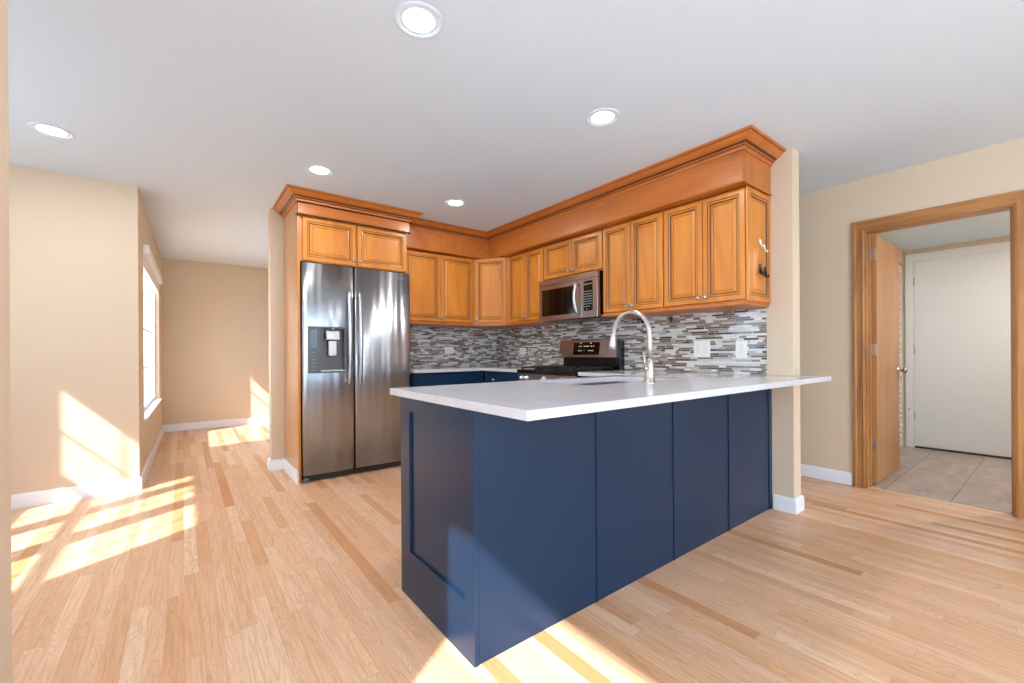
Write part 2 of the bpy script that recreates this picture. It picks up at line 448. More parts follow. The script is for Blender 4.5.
# back wall behind the camera: wide glazed opening, added and sized for ambient daylight
b = BM(); box(b, -0.72, -0.3, -3.12, -3.0, 0, CH); box(b, 3.1, RX + 0.12, -3.12, -3.0, 0, CH); box(b, -0.3, 3.1, -3.12, -3.0, 2.2, CH)
struct('wall_back', b, 'wall', 'wall behind the camera around a wide glazed opening', 'wall')
t = thing('window_6', 'wide glazed opening behind the camera', 'window', (-0.3, -3.06, 0), 0, kind='structure')
b = BM()
for i in range(5):
    xx = 3.4 * i / 4; box(b, max(0, xx - 0.04), min(3.4, xx + 0.04), -0.03, 0.03, 0, 2.2)
box(b, 0.0, 3.4, -0.03, 0.03, 2.13, 2.2); box(b, 0, 3.4, -0.03, 0.03, 0, 0.1); obj('window_frame', b, 'trim', t)
b = BM(); box(b, 0.02, 3.38, -0.003, 0.003, 0.05, 2.17); obj('window_pane', b, 'glass', t)

# hallway window wall: runs very slightly askew, built in its own frame
RW = R(-1.0)
ww = thing('wall_window', 'beige hallway wall with a window and roller blind', 'wall', (-0.2805, LY + 0.02, 0), RW, kind='structure')
b = BM(); wall_with_holes_x(b, -0.14, 0.0, -0.02, 3.17, 0, CH, [(0.42, 2.47, 0.52, 2.08)]); obj('wall_surface', b, 'wall', ww)
wn = window_unit('window_1', 'bright gridded window in the hallway wall at left', -0.2805, LY + 0.44, LY + 2.49, 0.52, 2.08, 4, [0.95, 1.35, 1.72], rail=None, rot=RW, mun=0.018)
b = BM(); box(b, -0.13, 0.03, -0.02, 2.07, 0.505, 0.522, 0, 0.004); obj('window_sill', b, 'trim', wn)
rb_ = thing('roller_blind', 'rolled up pale roller blind atop the hallway window', 'blind', (-0.2805 + 0.01, LY + 0.44, 0), RW)
b = BM(); box(b, -0.03, 0.035, 0.0, 2.05, 1.98, 2.07, 0, 0.008, 2); obj('cassette', b, 'plate', rb_)
b = BM(); box(b, -0.008, -0.004, 0.03, 2.02, 1.88, 1.985); box(b, -0.012, 0.0, 0.03, 2.02, 1.865, 1.88); obj('blind_fabric', b, 'plate', rb_)

# entry beyond the doorway
b = BM(); wall_with_holes_x(b, 6.45, 6.57, -0.5, 1.75, 0, 2.2, [(0.115, 1.035, 0, 2.07)]); struct('wall_entry', b, 'wall', 'entry wall holding the white door', 'wall')
b = BM(); box(b, RX + 0.12, 6.45, -0.5, -0.38, 0, 2.2); struct('wall_entry', b, 'wall', 'entry side wall right of the doorway, out of view', 'wall')
b = BM(); box(b, RX + 0.12, 4.45, 1.115, 1.235, 0, 2.2); box(b, 6.43, 6.45, 1.115, 1.235, 0, 2.2); box(b, 4.45, 6.43, 1.115, 1.235, 2.05, 2.2)
struct('wall_entry', b, 'wall', 'entry side wall around the louvered closet doors', 'wall')
b = BM(); box(b, RX + 0.12, 6.45, 1.6, 1.7, 0, 2.2); struct('wall_closet', b, 'wall', 'closet back wall behind louvered doors', 'wall')

# ------------------------------------------------------------------ baseboards
BBP = [(0, 0), (0.015, 0), (0.015, 0.085), (0.009, 0.1), (0, 0.1)]
def baseboard(name, path, label, h=0.1, parent=None):
    b = BM(); s = h / 0.1; sweep(b, path, [(a, z * s) for a, z in BBP])
    return struct(name, b, 'trim', label, 'baseboard')
baseboard('baseboard_left', [(-1.8, LY), (-0.2805, LY), (-0.2255, FY)], 'white baseboard around the left wall corner')
baseboard('baseboard_far', [(-0.21, FY), (3.2, FY)], 'white baseboard along the far hallway wall')
baseboard('baseboard_kitchen', [(0.648, YK + 0.15), (0.648, YK + 0.03), (0.76, YK + 0.03), (0.76, 3.905)][::1], 'white baseboard along refrigerator side panel')
baseboard('baseboard_right', [(RX, 5.0), (RX, 1.055)], 'white baseboard left of the oak doorway')
baseboard('baseboard_column', [(XW, 1.23), (XW, YE), (XW2, YE), (XW2, 5.0)], 'white baseboard wrapping the wall end beside peninsula')

# ------------------------------------------------------------------ oak door casing and doors
tr_ = thing('trim_1', 'oak door casing around the right doorway', 'door frame', (RX, 0, 0), 0, kind='structure')
cp = [(0.0, 0.0), (0.0, 0.014), (0.012, 0.018), (0.018, 0.012), (0.05, 0.012), (0.06, 0.018), (0.078, 0.018), (0.083, 0.0)]
def casing_leg(y, sgn, top, name='casing', mat='oak', par=tr_):
    b = BM(); rows = []
    for z_, extra in ((0.0, 0), (top, 1)):
        rows.append([b.verts.new((-h, y + sgn * wd, (z_ + (wd if extra else 0)))) for wd, h in cp])
    k = len(cp)
    for j in range(k): b.faces.new((rows[0][j], rows[0][(j + 1) % k], rows[1][(j + 1) % k], rows[1][j]))
    b.faces.new(rows[0]); b.faces.new(rows[1][::-1]); return obj(name, b, mat, par)
casing_leg(0.972 - 0.004, 1, 2.03 - 0.004); casing_leg(0.197 + 0.004, -1, 2.03 - 0.004)
b = BM(); rows = []
for y_, s in ((0.968, 1), (0.201, -1)):
    rows.append([b.verts.new((-h, y_ + s * wd, 2.026 + wd)) for wd, h in cp])
k = len(cp)
for j in range(k): b.faces.new((rows[0][j], rows[0][(j + 1) % k], rows[1][(j + 1) % k], rows[1][j]))
b.faces.new(rows[0]); b.faces.new(rows[1][::-1]); obj('head_casing', b, 'oakh', tr_)
b = BM(); box(b, -0.002, 0.122, 0.957, 0.972, 0.0, 2.03); box(b, -0.002, 0.122, 0.197, 0.212, 0, 2.03)
box(b, 0.05, 0.085, 0.947, 0.957, 0, 2.015); box(b, 0.05, 0.085, 0.212, 0.222, 0, 2.015); obj('jamb', b, 'oak', tr_)
b = BM(); box(b, -0.002, 0.122, 0.212, 0.957, 2.015, 2.03); obj('head_jamb', b, 'oakh', tr_)

d1 = thing('door_1', 'open flat oak veneer door folded into the entry', 'door', (4.405, 0.925, 0), 0, kind='structure')
b = BM(); box(b, 0.0, 0.75, 0.0, 0.038, 0.012, 2.012, 0, 0.0015); obj('door_slab', b, 'veneer', d1)
for z_ in (1.81, 1.045, 0.29):
    b = BM(); box(b, -0.014, 0.0, 0.002, 0.034, z_, z_ + 0.09); tube(b, [(-0.006, 0.043, z_), (-0.006, 0.043, z_ + 0.09)], 0.006, 10); obj('hinge', b, 'chrome', d1)
b = BM()
lathe(b, [(0, 0.03), (0.004, 0.03), (0.006, 0.012), (0.03, 0.011), (0.036, 0.024), (0.05, 0.029), (0.06, 0.024), (0.064, 0.0)], (0.69, 0.0, 0.905), (0, -1, 0))
lathe(b, [(0, 0.03), (0.004, 0.03), (0.006, 0.012), (0.03, 0.011), (0.036, 0.024), (0.05, 0.029), (0.06, 0.024), (0.064, 0.0)], (0.69, 0.038, 0.905), (0, 1, 0))
box(b, 0.7495, 0.752, 0.008, 0.030, 0.87, 0.94)
obj('door_knob', b, 'chrome', d1)

d2 = thing('door_2', 'closed plain white door at the end of the entry', 'door', (6.45, 0.575, 0), FACE_L, kind='structure')
b = BM(); box(b, -0.452, 0.452, 0.0, 0.042, 0.022, 2.062, 0, 0.001); obj('door_slab', b, 'wdoor', d2)
for z_ in (1.80, 1.04, 0.32):
    b = BM(); box(b, -0.4605, -0.4525, -0.004, 0.0, z_, z_ + 0.09); tube(b, [(-0.4565, -0.006, z_), (-0.4565, -0.006, z_ + 0.09)], 0.006, 10); obj('hinge', b, 'chrome', d2)
b = BM(); box(b, -0.455, 0.455, -0.01, 0.1, 0.0, 0.02); obj('door_sill', b, 'darkgrey', d2)
b = BM(); box(b, -0.46, -0.4535, 0.0, 0.12, 0.02, 2.07); box(b, 0.4535, 0.46, 0.0, 0.12, 0.02, 2.07); box(b, -0.4535, 0.4535, 0.0, 0.12, 2.0635, 2.07); box(b, -0.4535, 0.4535, 0.044, 0.12, 0.02, 2.0635); obj('door_stop_strip', b, 'wdoor', d2)  # edge strips and backing added to keep sky light from leaking round the door
b = BM(); box(b, -0.47, -0.40, -0.03, -0.004, 0.0, 0.012); 
b.free()
b = BM(); tube(b, [(-0.50, -0.012, 0.43), (-0.50, -0.05, 0.43), (-0.485, -0.085, 0.435)], [0.008, 0.006, 0.009], 10); obj('door_stop', b, 'chrome', d2)
b = BM()
box(b, -0.528, -0.462, -0.018, 0.0, 0, 2.15, 0, 0.003); box(b, 0.462, 0.528, -0.018, 0, 0, 2.15, 0, 0.003); box(b, -0.462, 0.462, -0.018, 0, 2.068, 2.15, 0, 0.003)
tag(obj('trim_2', b, 'wdoor', None), 'white casing around the plain white door', 'door frame', kind='structure')
bpy.data.objects['trim_2'].location = (6.45, 0.575, 0); bpy.data.objects['trim_2'].rotation_euler = (0, 0, FACE_L)

for k, (xa, xb) in enumerate(((4.46, 5.11), (5.12, 5.77), (5.78, 6.42))):
    t = thing('door_%d' % (3 + k), ['louvered closet leaf nearest the oak doorway', 'middle louvered closet leaf behind the oak door', 'louvered closet leaf beside the white door casing'][k], 'door', (xa, 1.125, 0), 0, kind='structure')
    L_ = xb - xa; b = BM()
    box(b, 0, 0.045, 0, 0.028, 0.01, 2.03); box(b, L_ - 0.045, L_, 0, 0.028, 0.01, 2.03); box(b, 0.045, L_ - 0.045, 0, 0.028, 0.01, 0.12); box(b, 0.045, L_ - 0.045, 0, 0.028, 1.95, 2.03)
    obj('door_frame', b, 'wdoor', t)
    b = BM(); z_ = 0.14
    while z_ < 1.94:
        v = [b.verts.new(q) for q in ((0.045, 0.0, z_ - 0.018), (L_ - 0.045, 0.0, z_ - 0.018), (L_ - 0.045, 0.026, z_ + 0.02), (0.045, 0.026, z_ + 0.02),
                                      (0.045, 0.0, z_ - 0.012), (L_ - 0.045, 0.0, z_ - 0.012), (L_ - 0.045, 0.026, z_ + 0.026), (0.045, 0.026, z_ + 0.026))]
        for f in ((0, 3, 2, 1), (4, 5, 6, 7), (0, 1, 5, 4), (1, 2, 6, 5), (2, 3, 7, 6), (3, 0, 4, 7)): b.faces.new([v[i] for i in f])
        z_ += 0.055
    obj('louver_slats', b, 'wdoor', t)

# ------------------------------------------------------------------ recessed lights
LIGHTS = [(0.77, 1.607, 'large recessed light at the top edge of picture, nearest the camera'), (1.93, 1.632, 'recessed light above the peninsula sink, right of the rest'),
          (0.81, 3.366, 'recessed light in front of refrigerator crown'), (1.96, 3.365, 'recessed light nearest the inner cabinet corner'),
          (-0.62, 3.735, 'recessed light above the left wall sun patch')]
def recessed(x, y, z, label, power=7.0):
    t = thing('recessed_light', label, 'ceiling light', (x, y, z), 0, 'recessed ceiling lights')
    b = BM(); lathe(b, [(0, 0.062), (0.012, 0.066), (0.004, 0.072), (-0.004, 0.085), (-0.005, 0.094), (-0.001, 0.1), (0.0, 0.1)], (0, 0, -0.0005), (0, 0, 1), 40); obj('trim_ring', b, 'ceil', t)
    b = BM(); lathe(b, [(-0.0015, 0.0), (-0.0015, 0.058), (0.0, 0.0635)], (0, 0, -0.0005), (0, 0, 1), 32); obj('lens', b, 'lens', t)
    l = bpy.data.lights.new('lamp', 'AREA'); l.shape = 'DISK'; l.size = 0.12; l.energy = power; l.color = (1.0, 0.975, 0.95)
    lo = bpy.data.objects.new('lamp', l); COL.objects.link(lo); lo.parent = t; lo.location = (0, 0, -0.012)
for x_, y_, lb in LIGHTS: recessed(x_, y_, CH, lb)
recessed(5.3, -0.25, 2.2, 'recessed light in the entry ceiling beyond the doorway', 24.0)  # extra lamp out of view, added to brighten the entry

# ------------------------------------------------------------------ cabinet doors
DOOR_RINGS = [(0, 0, 0), (0, 0.016, 0), (0.004, 0.020, 0), (0.034, 0.020, 0), (0.036, 0.017, 1), (0.0385, 0.017, 1), (0.042, 0.019, 0), (0.049, 0.017, 0),
              (0.053, 0.011, 1), (0.056, 0.011, 1), (0.076, 0.0175, 0), (0.0785, 0.0165, 1)]
def cab_door(par, x0, x1, z0, z1, yb, knob=None, name='door', small=False, rings=DOOR_RINGS):
    b = BM(); k = 0.8 if small else 1.0
    rings_panel(b, x0, x1, z0, z1, yb, [(i * k, h, m_) for i, h, m_ in rings])
    d = obj(name, b, ['cab', 'glaze'], par)
    if knob:
        kx, kz = knob; b = BM()
        lathe(b, [(0, 0.009), (0.003, 0.009), (0.006, 0.005), (0.014, 0.005), (0.018, 0.012), (0.024, 0.014), (0.029, 0.010), (0.031, 0.0)], (kx, yb - 0.0195, kz), (0, -1, 0), 16)
        obj('knob', b, 'chrome', d)
    return d

def wall_cabinet(label, loc, rz, wd, z0, z1, depth, splits, knobside, endpanel=False, rail=True):
    """origin: left front lower corner of the carcass; front at local y=0"""
    t = thing('wall_cabinet', label, 'cabinet', loc, rz)
    b = BM(); box(b, 0, wd, 0, depth, z0, z1, 0, 0.0015); obj('cabinet_body', b, 'cab', t)
    xs = [0.006] + splits + [wd - 0.006]
    for i in range(len(xs) - 1):
        a = xs[i] + (0.002 if i else 0); c_ = xs[i + 1] - (0.002 if i < len(xs) - 2 else 0)
        side = knobside[i]; kx = (c_ - 0.022) if side == 'r' else (a + 0.022)
        cab_door(t, a, c_, z0 + 0.012, z1 - 0.008, 0.0, (kx, z0 + 0.05))
    if rail:
        b = BM(); box(b, 0.0, wd, -0.034, depth, z0 - 0.022, z0 - 0.0005, 0, 0.004, 2); obj('light_rail', b, 'cabh' if rz else 'cabx', t)
    return t
ZB, ZT = 1.408, 2.15
DX = XW - 2.89 - 0.004
# range wall: local x runs along -Y, so the left edge is the larger Y
wall_cabinet('two door maple wall cabinet left of microwave, right of corner cabinet', (2.89, 3.79, 0), FACE_L, 0.59, ZB, ZT, DX, [0.30], 'rl')
wall_cabinet('short two door maple cabinet directly above the microwave', (2.89, 3.198, 0), FACE_L, 0.757, 1.795, ZT, DX, [0.388], 'rl', rail=False)
wall_cabinet('two door maple wall cabinet immediately right of microwave', (2.89, 2.44, 0), FACE_L, 0.588, ZB, ZT, DX, [0.29], 'rl')
ec = wall_cabinet('two door maple wall cabinet at the open end near beige column', (2.89, 1.85, 0), FACE_L, 0.595, ZB, ZT, DX, [0.305], 'rl')
# end panel of the last cabinet, faces the camera (-Y world = +x local)
b = BM()
rr = [(0, 0, 0), (0, 0.010, 0), (0.003, 0.013, 0), (0.034, 0.013, 0), (0.036, 0.010, 1), (0.039, 0.010, 1), (0.042, 0.012, 0), (0.049, 0.010, 0), (0.053, 0.005, 1), (0.057, 0.005, 1), (0.074, 0.011, 0), (0.0765, 0.010, 1)]
rings_panel(b, -0.0, DX + 0.018, ZB + 0.006, ZT - 0.004, 0.0, rr)
ep = obj('end_panel', b, ['cab', 'glaze'], ec); ep.rotation_euler = (0, 0, R(90)); ep.location = (0.5955, -0.018, 0)
# back wall pair and diagonal corner
wall_cabinet('two door maple wall cabinet between refrigerator and corner cabinet', (1.775, 4.12, 0), 0, 0.845, ZB, ZT, 0.355, [0.425], 'rl')
cc = thing('wall_cabinet', 'single door diagonal maple wall cabinet in the inner corner', 'cabinet', (2.622, 4.12, 0))
dxx, dyy = 2.888 - 2.622, 3.792 - 4.12
b = BM(); prism(b, [(0, 0), (dxx, dyy), (XW - 0.004 - 2.622, dyy), (XW - 0.004 - 2.622, 0.355), (0, 0.355)], ZB, ZT); obj('cabinet_body', b, 'cab', cc)
ln = math.hypot(dxx, dyy); an = math.atan2(dyy, dxx)
dd = cab_door(cc, 0.03, ln - 0.03, ZB + 0.012, ZT - 0.008, 0.0, (0.055, ZB + 0.05)); dd.rotation_euler = (0, 0, an)
b = BM(); prism(b, [(-0.0, -0.034), (dxx - 0.034, dyy + 0.008), (dxx + 0.0, dyy), (XW - 0.004 - 2.622, dyy), (XW - 0.004 - 2.622, 0.355), (0, 0.355)], ZB - 0.022, ZB - 0.0005); obj('light_rail', b, 'cabx', cc)

# soffit fascia and crown along both runs
cn = thing('cabinet_cornice', 'long maple fascia and crown moulding above the kitchen wall cabinets', 'moulding', (0, 0, 0))
SX, SY = 2.80, 4.055
fpath = [(1.775, SY), (SX, SY), (SX, 1.241), (XW - 0.003, 1.241)]
b = BM(); sweep(b, fpath, [(0, ZT + 0.002), (0, 2.40), (-0.018, 2.40), (-0.018, ZT + 0.045), (-0.30, ZT + 0.045), (-0.30, ZT + 0.002)][:4] ); obj('fascia', b, 'cabh', cn)
b = BM(); prism(b, [(1.775, SY + 0.018), (SX + 0.018, SY + 0.018), (SX + 0.018, 1.259), (XW - 0.003, 1.259), (XW - 0.003, YK - 0.01), (1.775, YK - 0.01)], ZT + 0.004, ZT + 0.02); obj('soffit_board', b, 'cabh', cn)
CROWN = [(0.0, 2.355), (0.010, 2.355), (0.013, 2.368), (0.022, 2.372), (0.026, 2.378), (0.029, 2.384), (0.045, 2.392), (0.066, 2.404), (0.080, 2.420), (0.087, 2.424), (0.093, 2.426), (0.100, 2.4385), (0.0, 2.4385)]
CMI = [0, 0, 0, 1, 0, 1, 0, 0, 0, 1, 0, 0, 0]
b = BM(); sweep(b, fpath, CROWN, CMI); obj('crown_moulding', b, ['cabh', 'glaze'], cn)
b = BM(); sweep(b, fpath, [(0.0, ZT + 0.002), (0.010, ZT + 0.002), (0.013, ZT + 0.008), (0.010, ZT + 0.014), (0, ZT + 0.016)]); obj('bottom_bead', b, 'cabh', cn)

# ------------------------------------------------------------------ refrigerator bay
FYF = 3.884
tp = thing('tall_side_panel', 'tall maple side panel left of the refrigerator', 'panel', (0.762, 3.912, 0))
b = BM(); box(b, 0, 0.018, 0.004, YK + 0.026 - 3.912, 0.0, 2.40); obj('panel', b, 'side', tp)
b = BM(); box(b, 0, 0.018, 0.0, 0.004, 0.0, 2.255); obj('front_edge', b, 'cab', tp)
b = BM(); box(b, 0, 0.018, 0, YK + 0.026 - 3.962, 0, 2.40, 0, 0.001)
tag(obj('tall_side_panel', b, 'cab', None, loc=(1.737, 3.962, 0)), 'tall maple side panel right of the refrigerator, mostly hidden', 'panel')
fc = thing('wall_cabinet', 'two door maple cabinet above the refrigerator', 'cabinet', (0.7815, 3.93, 0))
b = BM(); box(b, 0, 0.953, 0, 0.57, 1.868, 2.30, 0, 0.001); obj('cabinet_body', b, 'cab', fc)
for a, c_, kx in ((0.022, 0.463, 0.445), (0.476, 0.945, 0.494)):
    cab_door(fc, a, c_, 1.874, 2.243, 0.0, (kx, 1.915))
cn2 = thing('cabinet_cornice', 'short maple fascia and crown moulding above the refrigerator cabinet', 'moulding', (0, 0, 0))
fp2 = [(0.7625, YK + 0.02), (0.7625, 3.884), (1.7695, 3.884), (1.7695, 4.05)]
fp2 = [(a, c_) for a, c_ in fp2]
b = BM(); box(b, 0.765, 1.748, 3.886, 3.910, 2.252, 2.36); box(b, 0.765, 1.748, 3.886, 3.93, 2.345, 2.40); obj('fascia', b, 'cabx', cn2)
fpo = [(0.7618, YK - 0.002), (0.7618, 3.885), (1.750, 3.885), (1.750, 3.944)]
b = BM(); sweep(b, fpo[::1], CROWN, CMI)
obj('crown_moulding', b, ['cabx', 'glaze'], cn2)
b = BM(); sweep(b, [(0.7618, 3.93), (0.7618, 3.885), (1.750, 3.885), (1.750, 3.93)], [(0.0, 2.244), (0.007, 2.244), (0.010, 2.250), (0.007, 2.256), (0, 2.258)]); obj('bottom_bead', b, ['glaze'], cn2)

fr = thing('refrigerator', 'stainless side by side refrigerator with ice and water dispenser', 'refrigerator', (0.79, FYF, 0))
b = BM(); box(b, 0.004, 0.94, 0.085, 0.60, 0.02, 1.83); obj('cabinet_body', b, 'darkgrey', fr)
def curved_door(x0, x1, z0, z1, holes=None):
    """door front slightly bowed; returns bmesh, hole = (xa,xb,za,zb)"""
    b = BM(); T_ = 0.075
    cols = 12; xs = [x0 + (x1 - x0) * i / cols for i in range(cols + 1)]
    zs = [z0, z1]
    if holes:
        xa, xb, za, zb = holes; xs = sorted(set([x for x in xs if abs(x - xa) > 0.012 and abs(x - xb) > 0.012] + [xa, xb])); zs = sorted([z0, za, zb, z1])
    def yf(x):
        s = (x - x0) / (x1 - x0); e = min(x - x0, x1 - x); r = 0.012
        rd = (r - math.sqrt(max(0, r * r - (r - e) ** 2))) if e < r else 0
        return -0.006 * math.sin(math.pi * s) + rd
    xs = sorted(set(xs + [x0 + 0.003, x0 + 0.007, x0 + 0.012, x1 - 0.012, x1 - 0.007, x1 - 0.003]))
    gv = {}
    for i, x in enumerate(xs):
        for j, z_ in enumerate(zs): gv[i, j] = b.verts.new((x, yf(x), z_))
    for i in range(len(xs) - 1):
        for j in range(len(zs) - 1):
            if holes and xs[i] >= xa - 1e-6 and xs[i + 1] <= xb + 1e-6 and zs[j] >= za - 1e-6 and zs[j + 1] <= zb + 1e-6: continue
            f = b.faces.new((gv[i, j], gv[i + 1, j], gv[i + 1, j + 1], gv[i, j + 1])); f.smooth = True
    n_ = len(xs) - 1; m_ = len(zs) - 1
    back = {}
    for (i, j) in [(0, 0), (n_, 0), (0, m_), (n_, m_)]: back[i, j] = b.verts.new((xs[i], T_, zs[j]))
    b.faces.new([gv[i, m_] for i in range(n_ + 1)] + [back[n_, m_], back[0, m_]])
    b.faces.new([gv[i, 0] for i in range(n_ + 1)] + [back[n_, 0], back[0, 0]])
    b.faces.new([gv[0, j] for j in range(m_ + 1)] + [back[0, m_], back[0, 0]])
    b.faces.new([gv[n_, j] for j in range(m_ + 1)] + [back[n_, m_], back[n_, 0]])
    b.faces.new([back[0, 0], back[n_, 0], back[n_, m_], back[0, m_]])
    return b
dl = obj('freezer_door', curved_door(0.0, 0.422, 0.06, 1.85, (0.042, 0.347, 0.918, 1.317)), 'steel', fr)
drr = obj('refrigerator_door', curved_door(0.430, 0.962, 0.06, 1.85), 'steel', fr)
def fridge_handle(x, par):
    b = BM(); pts = []
    z0, z1 = 0.79, 1.65
    pts.append((x, 0.0, z0 + 0.03))
    for i in range(15):
        s = i / 14; pts.append((x, -0.035 - 0.028 * math.sin(math.pi * s), z0 + 0.03 + (z1 - z0 - 0.06) * s))
    pts.append((x, 0.0, z1 - 0.03))
    tube(b, pts, 0.017, 12, flat=0.75)
    obj('handle', b, 'steel3', par, smooth=True)
fridge_handle(0.375, dl); fridge_handle(0.468, drr)
# dispenser
ds = BM()
box(ds, 0.042, 0.138, -0.010, 0.02, 0.918, 1.317)
box(ds, 0.138, 0.347, -0.010, 0.0, 1.302, 1.317); box(ds, 0.338, 0.347, -0.010, 0.05, 0.93, 1.302)
box(ds, 0.138, 0.347, 0.055, 0.065, 0.918, 1.317); box(ds, 0.138, 0.147, -0.01, 0.06, 0.93, 1.302)
box(ds, 0.138, 0.347, 0.0, 0.06, 1.302, 1.317); box(ds, 0.138, 0.347, 0.0, 0.06, 0.918, 0.932)
dsp = obj('dispenser', ds, 'plastic', fr)
b = BM(); box(b, 0.056, 0.112, -0.0125, -0.0105, 1.13, 1.29); obj('display', b, 'bglass', dsp)
for k in range(6):
    b = BM(); box(b, 0.066, 0.104, -0.0125, -0.0105, 0.94 + k * 0.03, 0.948 + k * 0.03); obj('button', b, 'plastic2', dsp)
b = BM(); box(b, 0.185, 0.305, -0.004, 0.054, 1.20, 1.285, 0, 0.008, 2); lathe(b, [(0, 0.012), (0.012, 0.012), (0.014, 0)], (0.245, 0.0, 1.298), (0, -1, 0), 16); obj('chute', b, 'steel2', dsp)
b = BM(); box(b, 0.208, 0.282, 0.012, 0.03, 1.06, 1.20, 0, 0.008, 2); obj('paddle', b, 'steel2', dsp)
b = BM(); box(b, 0.14, 0.345, -0.022, 0.054, 0.932, 0.944, 0, 0.003); obj('drip_tray', b, 'steel3', dsp)
b = BM(); box(b, 0.01, 0.94, 0.03, 0.10, 0.008, 0.055); obj('base_grille', b, 'darkgrey', fr)
b = BM(); box(b, 0.0, 0.05, -0.004, 0.05, 0.001, 0.042, 0, 0.012, 3); obj('foot', b, 'plastic', fr)
b = BM(); box(b, 0.905, 0.955, -0.004, 0.05, 0.001, 0.042, 0, 0.012, 3); obj('foot', b, 'plastic', fr)
# round badge and letters on the right door
b = BM(); lathe(b, [(0, 0.011), (0.0012, 0.011), (0.0012, 0.008), (0, 0.008)], (0.842, -0.0035, 1.80), (0, -1, 0), 24)
box(b, 0.8375, 0.8385, -0.0047, -0.0037, 1.796, 1.805); box(b, 0.8385, 0.842, -0.0047, -0.0037, 1.796, 1.797)
obj('badge', b, 'steel3', drr)
cu = bpy.data.curves.new('logo_letters', 'FONT'); cu.body = 'LG'; cu.size = 0.034; cu.extrude = 0.0005
tmp = bpy.data.objects.new('logo_letters', cu); COL.objects.link(tmp)
me = bpy.data.meshes.new_from_object(tmp); bpy.data.objects.remove(tmp)
lg = bpy.data.objects.new('logo_letters', me); COL.objects.link(lg); me.materials.append(M['steel3']); lg.parent = drr
lg.rotation_euler = (R(90), 0, 0); lg.location = (0.858, -0.0045, 1.789)

# ------------------------------------------------------------------ microwave (local: x along -Y, front at y=0)
mwv = thing('microwave', 'stainless over the range microwave with curved handle', 'microwave', (2.82, 3.212, 0), FACE_L)
b = BM(); box(b, 0.004, 0.752, 0.041, XW - 2.82 - 0.01, 1.385, 1.792, 0, 0.003); obj('microwave_body', b, 'black', mwv)
b = BM(); box(b, 0.0, 0.757, 0.0, 0.04, 1.735, 1.785, 0, 0.004, 2); obj('vent_panel', b, 'steel2', mwv)
for k in range(9):
    b = BM(); box(b, 0.27 + k * 0.026, 0.288 + k * 0.026, -0.001, 0.0005, 1.757, 1.763); obj('vent_slot', b, 'darkgrey', mwv)
b = BM(); box(b, 0.0, 0.575, 0.0, 0.04, 1.39, 1.733, 0, 0.004, 2); mdo = obj('microwave_door', b, 'steel2', mwv)
b = BM(); box(b, 0.045, 0.485, -0.0015, 0.001, 1.437, 1.692, 0, 0.001); obj('door_window', b, 'bglass', mdo)
b = BM(); pts = [(0.535, 0.0, 1.44)] + [(0.535, -0.022 - 0.035 * math.sin(math.pi * i / 12), 1.435 + 0.27 * i / 12) for i in range(13)] + [(0.535, 0, 1.70)]
tube(b, pts, 0.014, 12); obj('handle', b, 'steel3', mdo, smooth=True)
b = BM(); box(b, 0.578, 0.757, 0.0, 0.04, 1.39, 1.733, 0, 0.004, 2); kp = obj('control_panel', b, 'steel2', mwv)
b = BM(); box(b, 0.600, 0.705, -0.0015, 0.001, 1.45, 1.712, 0, 0.001); obj('keypad', b, 'bglass', kp)
for r_ in range(9):
    for c_ in range(4 if r_ != 1 else 3):
        if r_ == 0 and c_ != 1: continue
        x0 = 0.609 + c_ * 0.024; z_ = 1.462 + r_ * 0.022
        if r_ > 7: z_ = 1.68
        b = BM(); box(b, x0, x0 + 0.013, -0.0025, -0.0015, z_, z_ + 0.005); obj('keypad_key', b, 'print', kp)

# ------------------------------------------------------------------ range (local: x along -Y)
rg = thing('gas_range', 'stainless gas range with black cooktop and tilted control display', 'stove', (2.555, 3.227, 0), FACE_L)
b = BM(); box(b, 0.003, 0.755, 0.03, 0.64, 0.0, 0.885, 0, 0.002); obj('range_body', b, 'black', rg)
b = BM(); box(b, 0.0, 0.758, -0.01, 0.60, 0.888, 0.922, 0, 0.005, 2); obj('cooktop', b, 'black', rg)
b = BM(); box(b, 0.0, 0.758, 0.0, 0.03, 0.79, 0.887, 0, 0.004, 2); kpnl = obj('knob_panel', b, 'steel2', rg)
for kx in (0.07, 0.14, 0.38, 0.60, 0.67):
    b = BM(); lathe(b, [(0, 0.024), (0.008, 0.024), (0.010, 0.019), (0.032, 0.017), (0.035, 0.0)], (kx, 0.0, 0.845), (0, -1, 0), 20); obj('burner_knob', b, 'steel3', rg)
b = BM(); box(b, 0.004, 0.754, 0.0, 0.03, 0.20, 0.785, 0, 0.004, 2); od = obj('oven_door', b, 'steel2', rg)
b = BM(); box(b, 0.12, 0.64, -0.002, 0.001, 0.32, 0.64); obj('oven_window', b, 'bglass', od)
b = BM(); tube(b, [(0.06, 0, 0.74), (0.06, -0.045, 0.74), (0.08, -0.05, 0.74), (0.68, -0.05, 0.74), (0.70, -0.045, 0.74), (0.70, 0, 0.74)], 0.012, 12); obj('oven_handle', b, 'steel3', od)
b = BM(); box(b, 0.004, 0.754, 0.002, 0.03, 0.03, 0.19, 0, 0.004, 2); obj('drawer', b, 'steel2', rg)
